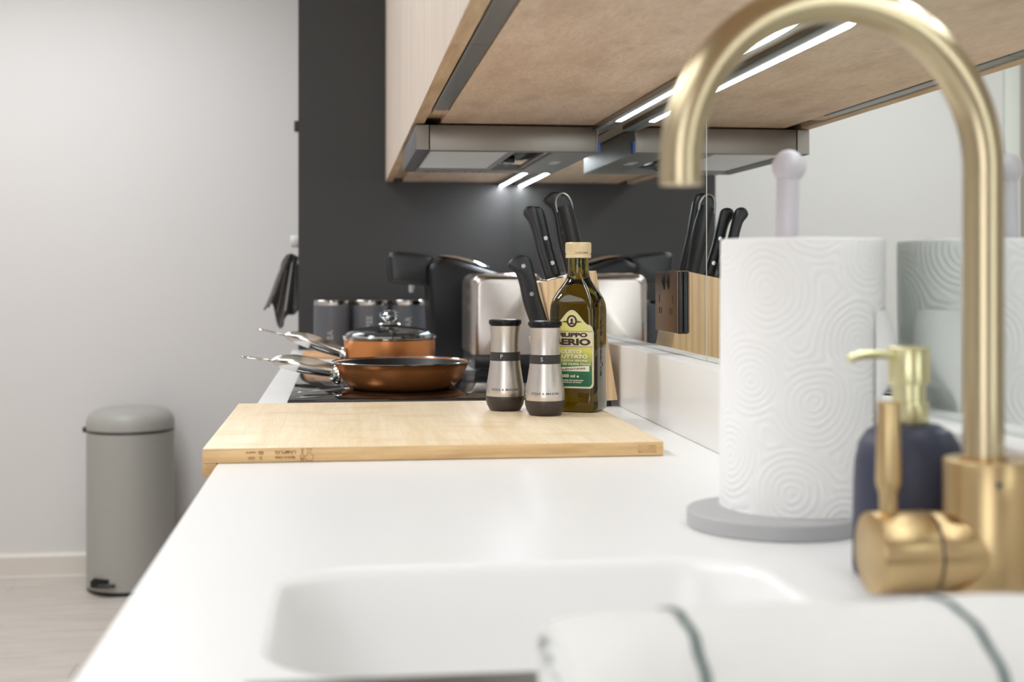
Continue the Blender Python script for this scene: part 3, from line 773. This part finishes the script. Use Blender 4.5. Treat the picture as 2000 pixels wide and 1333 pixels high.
knife(.3720, 2.150, .2060+kz, .135, .026, .018, -.22, 'tall black knife handle with a hooked end, behind the sharpening steel', rivets=(.2, .5, .8), hook=.008)
ss = thing('sharpening_steel', 'tallest black handle in the knife block, with a steel hanging loop', 'sharpening steel', (.3750, 2.096, .2030+kz), (0, -.20, 0), group='knives in the wooden block')
obj('handle', tube([(0, 0, 0), (0, 0, .02), (0, 0, .05), (-.001, 0, .085), (-.003, 0, .112)], None, 24, flat=[(.0105, .0135), (.0115, .0145), (.0130, .0165), (.0130, .0170), (.0115, .0145)], up=Vector((0, 1, 0))), M['handle'], ss, angle=50)
lp = [(-.0150, 0, .104), (-.0150, 0, .118), (-.0100, 0, .129), (-.003, 0, .132), (.0045, 0, .128), (.0095, 0, .117), (.0090, 0, .104)]
obj('hanging_loop', tube(spline(lp, 5), .0021, 10), M['alu'], ss)
obj('loop_inset', prism([(-.0125, .104), (-.0125, .117), (-.0085, .1255), (-.003, .1280), (.0030, .1255), (.0070, .117), (.0070, .104)], .001, .008), M['handle'], ss)

# ================================================================== FAR END: jars, small board, coffee machine, toaster
def jar(x, word, label, zt):
    t = thing('storage_jar', label, 'jar', (x, 3.575, .0002), group='grey storage jars at the dark end panel')
    obj('body', lathe([(0, 0), (.0475, 0), (.049, .0015), (.0495, .004), (.0495, .126), (0, .126)], 56), M['canister'], t)
    obj('lid', lathe([(0, .1262), (.0492, .1262), (.0497, .1272), (.0497, .1385), (.0488, .1396), (0, .1398)], 56), M['steel'], t, label='shiny steel lid')
    th = -pi/2
    text('lettering', word, .021, M['print_lt'], t, fn=lambda px, py, pz: ((.0496+pz)*cos(th-.1-py/.0495), (.0496+pz)*sin(th-.1-py/.0495), zt+px), ext=.00015)
jar(-.0280, 'TEA', 'grey steel-lidded storage jar lettered TEA, leftmost of the three', .042)
jar(.0745, 'COFFEE', 'grey steel-lidded storage jar lettered COFFEE, middle of the three', .062)
jar(.1770, 'SUGAR', 'grey steel-lidded storage jar lettered SUGAR, beside the coffee machine', .062)
sb = thing('small_board', 'small round wooden board lying in front of the grey jars', 'board', (.010, 3.405, .0003))
obj('disc', lathe([(0, 0), (.108, 0), (.1125, .003), (.1135, .0065), (.1125, .010), (.108, .012), (0, .012)], 64), M['woodboard'], sb)

cm = thing('coffee_machine', 'glossy black capsule coffee machine with a jutting head, behind the toaster', 'coffee machine', (0, 3.235, .0003))
o_ = [(.215, 0), (.405, 0), (.405, .178), (.396, .200), (.372, .213), (.320, .228), (.262, .246), (.245, .2475), (.230, .240), (.212, .232), (.205, .215)]
obj('body', prism(o_, 0, .215, 'Y', .012, 4), M['black_gl'], cm, angle=40)
obj('head', prism([(.112, .196), (.118, .187), (.150, .183), (.2135, .178), (.2115, .228), (.2245, .2515), (.200, .2585), (.135, .2655), (.116, .262), (.108, .250)], .030, .185, 'Y', .012, 4), M['black_pl'], cm, angle=40)
obj('lever', tube(spline([(.235, .1, .2545), (.275, .1, .2490), (.320, .1, .2375), (.362, .1, .2260)], 6), None, 16, flat=[(.030, .0030+.0055*sin(pi*(i+1)/20)) for i in range(19)]), M['tchrome'], cm, angle=50)
obj('spout', tube([(.172, .1, .181), (.170, .1, .172), (.170, .1, .163)], [.009, .007, .006], 16), M['white_pl'], cm)
obj('drip_tray', box(.110, .2145, .035, .180, 0, .030, .004), M['black_pl'], cm)
obj('cup_grid', box(.116, .212, .042, .173, .0302, .0325, .001), M['steel'], cm)

to = thing('toaster', 'brushed steel toaster with rounded corners and black foot, behind the knife block', 'toaster', (0, 2.836, .0003))
def tsec(y, ins, top): # rounded outline in xz
    x0, x1 = .2755+ins, .4300-ins; r = .022
    pts = []
    for cx, cz, a0 in ((x1-r, top-r, 0), (x0+r, top-r, 90)):
        for i in range(7):
            a = radians(a0+15*i); pts.append((cx+r*cos(a), y, cz+r*sin(a)))
    pts += [(x0, y, .036), (x1, y, .036)]
    return pts
tl = []
for y_, ins, top in ((0, .014, .196), (.0015, .008, .202), (.006, .003, .2065), (.014, 0, .2095), (.256, 0, .2095), (.264, .003, .2065), (.2685, .008, .202), (.270, .014, .196)):
    tl.append(tsec(y_, ins, top))
obj('shell', loft(tl), M['tsteel'], to, angle=50)
obj('foot', box(.279, .427, .002, .268, .004, .0358, .004), M['black_pl'], to)
for x in (.30, .41):
    for y_ in (.03, .24): obj('rubber_pad', cyl((x, y_, 0), (x, y_, .0039), .009, 14), M['black_pl'], to)
for x in (.334, .378): obj('bread_slot', box(x-.011, x+.011, .045, .225, .2088, .2099), M['black'], to)
obj('top_plate', box(.304, .408, .022, .248, .2093, .2106, .0006), M['tchrome'], to)
obj('lever', box(.335, .377, .2705, .292, .120, .134, .003), M['black_pl'], to)
obj('lever_track', box(.353, .359, .2696, .2706, .070, .170), M['black'], to)

# ================================================================== PAPER TOWEL on its holder
ph = thing('paper_towel_holder', 'grey round-based paper towel holder with a pale pole and ball top', 'paper towel holder', (.3590, 1.0745, .0002))
obj('base', lathe([(0, 0), (.0735, 0), (.0745, .0008), (.0745, .0122), (.0738, .0130), (0, .0130)], 80), M['grey_mdf'], ph)
obj('pole', tube([(.004, .003, .0130), (.011, .0035, .2900)], .0092, 24), M['lilac'], ph)
obj('ball', None or lathe([(.0140*sin(a), .2995-.0140*cos(a)) if 0 < a < pi else (0, .2995-.0140*cos(a)) for a in [pi*i/20 for i in range(21)]], 36, center=(.0118, .0035)), M['lilac'], ph)
RX, RY, RR, RZ0, RZ1 = .3875, 1.093, .0685, .0134, .2375
def roll_bm():
    b = B(); uv = b.loops.layers.uv.new('UVMap'); seg = 96; nz = 28
    def pt(a, z):
        x = RR*cos(a); y = RR*sin(a)
        rag = .0
        X_ = RX + x - .0015*(1-z/.24)
        lim = XU-.0012 + max(0, (z-.106))*.9     # the upstand dents the roll low on its right
        if X_ > lim: X_ = lim - .0006*(X_-lim)
        return Vector((X_-RX, y + .0006*sin(3*a+z*30), z))
    G = [[b.verts.new(pt(2*pi*i/seg, RZ0 + (RZ1-RZ0)*j/nz)) for i in range(seg)] for j in range(nz+1)]
    for j in range(nz):
        for i in range(seg):
            f = b.faces.new((G[j][i], G[j][(i+1) % seg], G[j+1][(i+1) % seg], G[j+1][i]))
            for l, (ii, jj) in zip(f.loops, ((i, j), (i+1, j), (i+1, j+1), (i, j+1))):
                l[uv].uv = (2*pi*ii/seg*RR, (RZ1-RZ0)*jj/nz)
    # softly rounded top and a hollow core
    prev = G[-1]; rings = [(.994, .0012), (.975, .0018), (.75, .0018), (.56, .0012)]
    for k, dz in rings:
        nw = [b.verts.new((v.co.x*k, v.co.y*k, RZ1+dz)) for v in G[-1]]
        for i in range(seg): b.faces.new((prev[i], prev[(i+1) % seg], nw[(i+1) % seg], nw[i]))
        prev = nw
    low = [b.verts.new((v.co.x, v.co.y, RZ0)) for v in prev]
    for i in range(seg): b.faces.new((prev[i], prev[(i+1) % seg], low[(i+1) % seg], low[i]))
    for i in range(seg): b.faces.new((low[i], low[(i+1) % seg], G[0][(i+1) % seg], G[0][i]))
    return b
pr_ = thing('paper_towel_roll', 'thick white roll of embossed kitchen paper standing on the grey holder', 'paper towel', (RX, RY, 0))
obj('sheet_roll', roll_bm(), M['paper'], pr_, angle=60)
fb = B(); G = []
for i in range(13):      # loose end of the last sheet bulging between roll and mirror
    s = i/12; row = []
    for j in range(13):
        q = j/12; a = radians(-52 + 34*s)
        zz = .075 + .105*q
        out = .0010 + .0075*sin(pi*min(1, s*1.0))*sin(pi*q)**.8 + .006*s*sin(pi*q)
        rr_ = RR+out
        x = rr_*cos(a); X_ = RX + x
        lim = XU-.0008 + max(0, (zz-.106))*.75
        X_ = min(X_, lim, XM-.0015)
        row.append(fb.verts.new((X_-RX, rr_*sin(a), zz)))
    G.append(row)
for i in range(12):
    for j in range(12): fb.faces.new((G[i][j], G[i+1][j], G[i+1][j+1], G[i][j+1]))
obj('loose_end', fb, M['paper'], pr_, angle=80)

# ================================================================== SOAP DISPENSER
sd = thing('soap_dispenser', 'matt navy soap dispenser with a gold pump, between the tap and the paper towel', 'soap dispenser', (.3905, .884, .0002))
obj('bottle', lathe([(0, 0), (.0355, 0), (.0378, .002), (.0384, .006), (.0382, .03), (.0376, .062), (.0366, .080), (.0340, .092), (.0285, .1005), (.0210, .1048), (.0150, .1056), (0, .1056)], 64), M['navy'], sd, angle=60)
pump = obj('pump', lathe([(0, .1058), (.0135, .1058), (.0138, .1065), (.0138, .1200), (.0132, .1207), (.0112, .1208), (.0112, .1330), (.0140, .1332), (.0142, .1340), (.0142, .1582), (.0136, .1592), (0, .1594)], 40), M['gold'], sd)
obj('nozzle', tube(spline([(-.010, -.002, .1535), (-.022, -.003, .1540), (-.036, -.004, .1535), (-.0455, -.005, .1512)], 5), .0031, 14), M['gold'], pump)

# ================================================================== TAP
tp = thing('tap', 'brushed brass kitchen tap with a tall swan-neck spout, beside the sink', 'tap', (.406, .800, .0002))
obj('body', lathe([(0, 0), (.0270, 0), (.0275, .0006), (.0275, .0915), (.0268, .0925), (.0140, .0925), (0, .0925)], 64), M['brass'], tp)
obj('screw', cyl((-.0065, -.0268, .080), (-.0068, -.0280, .080), .0020, 12), M['hood_dark'], tp)
R_s = .1023; dirv = Vector((-.203, -.025, 0)).normalized()
pth = [Vector((-.003, 0, z)) for z in (.0926, .13, .17, .21, .25, .268)]
cz = .276
for i in range(0, 41):
    a = pi*i/40
    pth.append(Vector((-.003, 0, 0)) + dirv*(R_s-R_s*cos(a)) + Vector((0, 0, cz + R_s*.985*sin(a))))
pth.append(pth[-1] + Vector((0, 0, -.010)))
obj('spout', tube(pth, .01265, 36), M['brass_tube'], tp, angle=50)
e = pth[-1]
obj('aerator', lathe([(0, -.0035), (.0118, -.0035), (.0128, -.003), (.0128, -.0002), (0, -.0002)], 32), M['brass_tube'], tp, loc=e)
obj('collar', lathe([(.0127, .0926), (.0150, .0926), (.0150, .0940), (.0127, .0945)], 36, center=(-.003, 0)), M['brass'], tp)
lz = .0345
obj('side_body', cyl((-.0395, 0, lz), (-.0100, 0, lz), .0252, 56, .0008), M['brass'], tp)
obj('seam_ring', cyl((-.0412, 0, lz), (-.0396, 0, lz), .0242, 48), M['hood_dark'], tp)
cp = obj('lever_cap', cyl((-.0785, 0, lz), (-.0413, 0, lz), .0258, 56, .0012), M['brass'], tp)
obj('lever', lathe([(0, .0), (.0056, .0), (.0056, .010), (.0060, .0130), (.0076, .0175), (.0079, .0200), (.0074, .045), (.0068, .0690), (.0064, .0700), (0, .0702)], 32), M['brass'], cp, loc=(-.0660, 0, lz+.0250))

# ================================================================== TEA TOWEL, rolled loosely in front of the sink
def towel_surface(x, s):
    """s runs over the bundle from far foot to near foot"""
    L0 = .066; H = .0505 + .001*sin(x*21+1); yc = .600 + .003*sin(x*13)
    endf = min(1, max(0, (x-.097)/.030)); H *= .80+.20*math.sqrt(endf)
    a = pi*s
    y = yc + L0*cos(a)*(1+.05*sin(x*30)); z = H*abs(sin(a))**.72 + .0010*sin(x*55+s*9)*sin(a)
    return (x, y, z)
tw = thing('tea_towel', 'rolled white tea towel with thin green stripes in the foreground, blurred', 'towel', (0, 0, .0024))
def towel_part(x0, x1, off, n=20, cap0=False, cap1=False):
    b = B(); G = []
    xs = [x0 + (x1-x0)*i/n for i in range(n+1)]
    for x in xs:
        row = []
        for j in range(33):
            px, py, pz = towel_surface(x, j/32)
            row.append(b.verts.new((px + .002*sin(pi*j/32)*(0 if x < .1 else 1), py, pz+off)))
        G.append(row)
    for i in range(n):
        for j in range(32): b.faces.new((G[i][j], G[i+1][j], G[i+1][j+1], G[i][j+1]))
        b.faces.new((G[i][0], G[i][32], G[i+1][32], G[i+1][0]))
    b.faces.new(G[0]); b.faces.new(G[-1][::-1])
    return b
obj('cloth', towel_part(.098, .424, 0, 60), M['towel'], tw, angle=60)
for a in (.1500, .2790): 
    b = B(); G = []
    for i in range(3):
        G.append([b.verts.new(Vector(towel_surface(a+.0020*i, j/32)) + Vector((.002*sin(pi*j/32) + .0006*sin(j*1.3), 0, .0008))) for j in range(33)])
    for i in range(2):
        for j in range(32): b.faces.new((G[i][j], G[i+1][j], G[i+1][j+1], G[i][j+1]))
    obj('stripe', b, M['towel_green'], tw, label='thin dark green woven stripe')
# spiral edge of the roll at its open left end
sp_ = []
for i in range(60):
    t_ = i/59; a = t_*4.6*pi; k = 1-.85*t_
    sp_.append((.0973, .600+.052*k*cos(a), .022+.018*k*sin(a)))
obj('rolled_edge', tube(sp_, .0022, 8), M['towel'], tw)

# ================================================================== BIN
bn = thing('pedal_bin', 'tall grey pedal bin with a domed lid by the far wall', 'bin', (-.7460, 4.845, ZF))
BR = .150
obj('body', lathe([(0, .012), (BR-.004, .012), (BR, .016), (BR, .556), (0, .556)], 72), M['bin'], bn)
obj('base_ring', lathe([(0, 0), (BR-.008, 0), (BR-.002, .004), (BR-.001, .0118), (0, .0118)], 72), M['black_pl'], bn)
obj('rim', lathe([(0, .5562), (BR+.001, .5562), (BR+.002, .5585), (BR+.001, .564), (0, .564)], 72), M['black_pl'], bn)
obj('lid', lathe([(0, .5642), (BR+.0015, .5642), (BR+.002, .568), (BR+.001, .592), (BR-.006, .610), (BR-.022, .626), (BR-.050, .636), (BR-.09, .641), (0, .643)], 72), M['bin'], bn, angle=60)
obj('hinge', box(-BR-.010, -BR+.012, -.03, .03, .553, .572, .003), M['black_pl'], bn)
obj('pedal_recess', prism([(-.095, .030), (-.095, .054), (-.088, .060), (-.025, .060), (-.018, .054), (-.018, .030)], -BR+.004+.0, -BR+.045, 'Y'), M['black'], bn, loc=(0, -.001, 0)).rotation_euler = (0, 0, radians(-8))
pd = obj('pedal', box(-.086, -.028, -BR-.014, -BR+.03, .036, .044, .002), M['black_pl'], bn)
obj('pedal_plate', box(-.084, -.040, -BR-.013, -BR+.02, .0441, .0455, .0005), M['alu'], pd)

# ================================================================== HANGING CLOTH over the oven bar
hc = thing('dish_cloth', 'crumpled dark cloth with pale stripes hanging from the oven bar beside the tall unit', 'cloth', (0, YP, 0))
LE = spline([(-.152, .2625, 0), (-.166, .244, 0), (-.186, .20, 0), (-.204, .150, 0), (-.222, .108, 0)], 6)
RE = spline([(-.128, .2560, 0), (-.1265, .235, 0), (-.1262, .19, 0), (-.1262, .150, 0), (-.1270, .105, 0)], 6)
b = B(); G = []; nn = len(LE)
for i in range(nn):
    v = i/(nn-1); row = []
    for j in range(37):
        u = j/36
        x = LE[i].x*(1-u) + RE[i].x*u; z = LE[i].y*(1-u) + RE[i].y*u
        z += v*v*(-.052*math.exp(-((u-.52)/.17)**2) + .010*sin(u*13) + .030*math.exp(-((u-.28)/.07)**2))
        y_ = .080 + (.006+.012*v)*sin(u*15+v*2.2) + .004*sin(u*31+v*5)
        row.append(b.verts.new((x, y_, z + .006*sin(pi*u)*(1-v))))
    G.append(row)
for i in range(nn-1):
    for j in range(36): b.faces.new((G[i][j], G[i+1][j], G[i+1][j+1], G[i][j+1]))
o = obj('cloth', b, M['cloth_dk'], hc, angle=80)
m = o.modifiers.new('t', 'SOLIDIFY'); m.thickness = .004
for u, v0, v1 in ((.10, .05, .85), (.62, .25, .9), (.88, .15, .95), (.36, .4, .95)):
    P = []
    for k in range(9):
        v = v0+(v1-v0)*k/8; i = min(nn-1, int(v*(nn-1))); q = G and None
        x = LE[i].x*(1-u) + RE[i].x*u; z = LE[i].y*(1-u) + RE[i].y*u + v*v*(-.052*math.exp(-((u-.52)/.17)**2) + .010*sin(u*13) + .030*math.exp(-((u-.28)/.07)**2)) + .006*sin(pi*u)*(1-v)
        y_ = .080 + (.006+.012*v)*sin(u*15+v*2.2) + .004*sin(u*31+v*5) - .0045
        P.append((x, y_, z))
    obj('stripe', tube(P, None, 8, flat=[(.0022, .0010)]*9), M['cloth_lt'], hc)
obj('hanging_tab', tube([(-.146+.0095*cos(t_), .098+.03*(t_ > 0)*abs(sin(t_/2)), .256+.0095*sin(t_)) for t_ in [2*pi*k/16 for k in range(17)]], .0016, 8), M['cloth_dk'], hc)
# ------------------------------------------------------------------ bring everything to its height above the floor
for o in list(COL.objects):
    if o.parent is None and o.type in {'MESH', 'EMPTY'}: o.location.z += LIFT
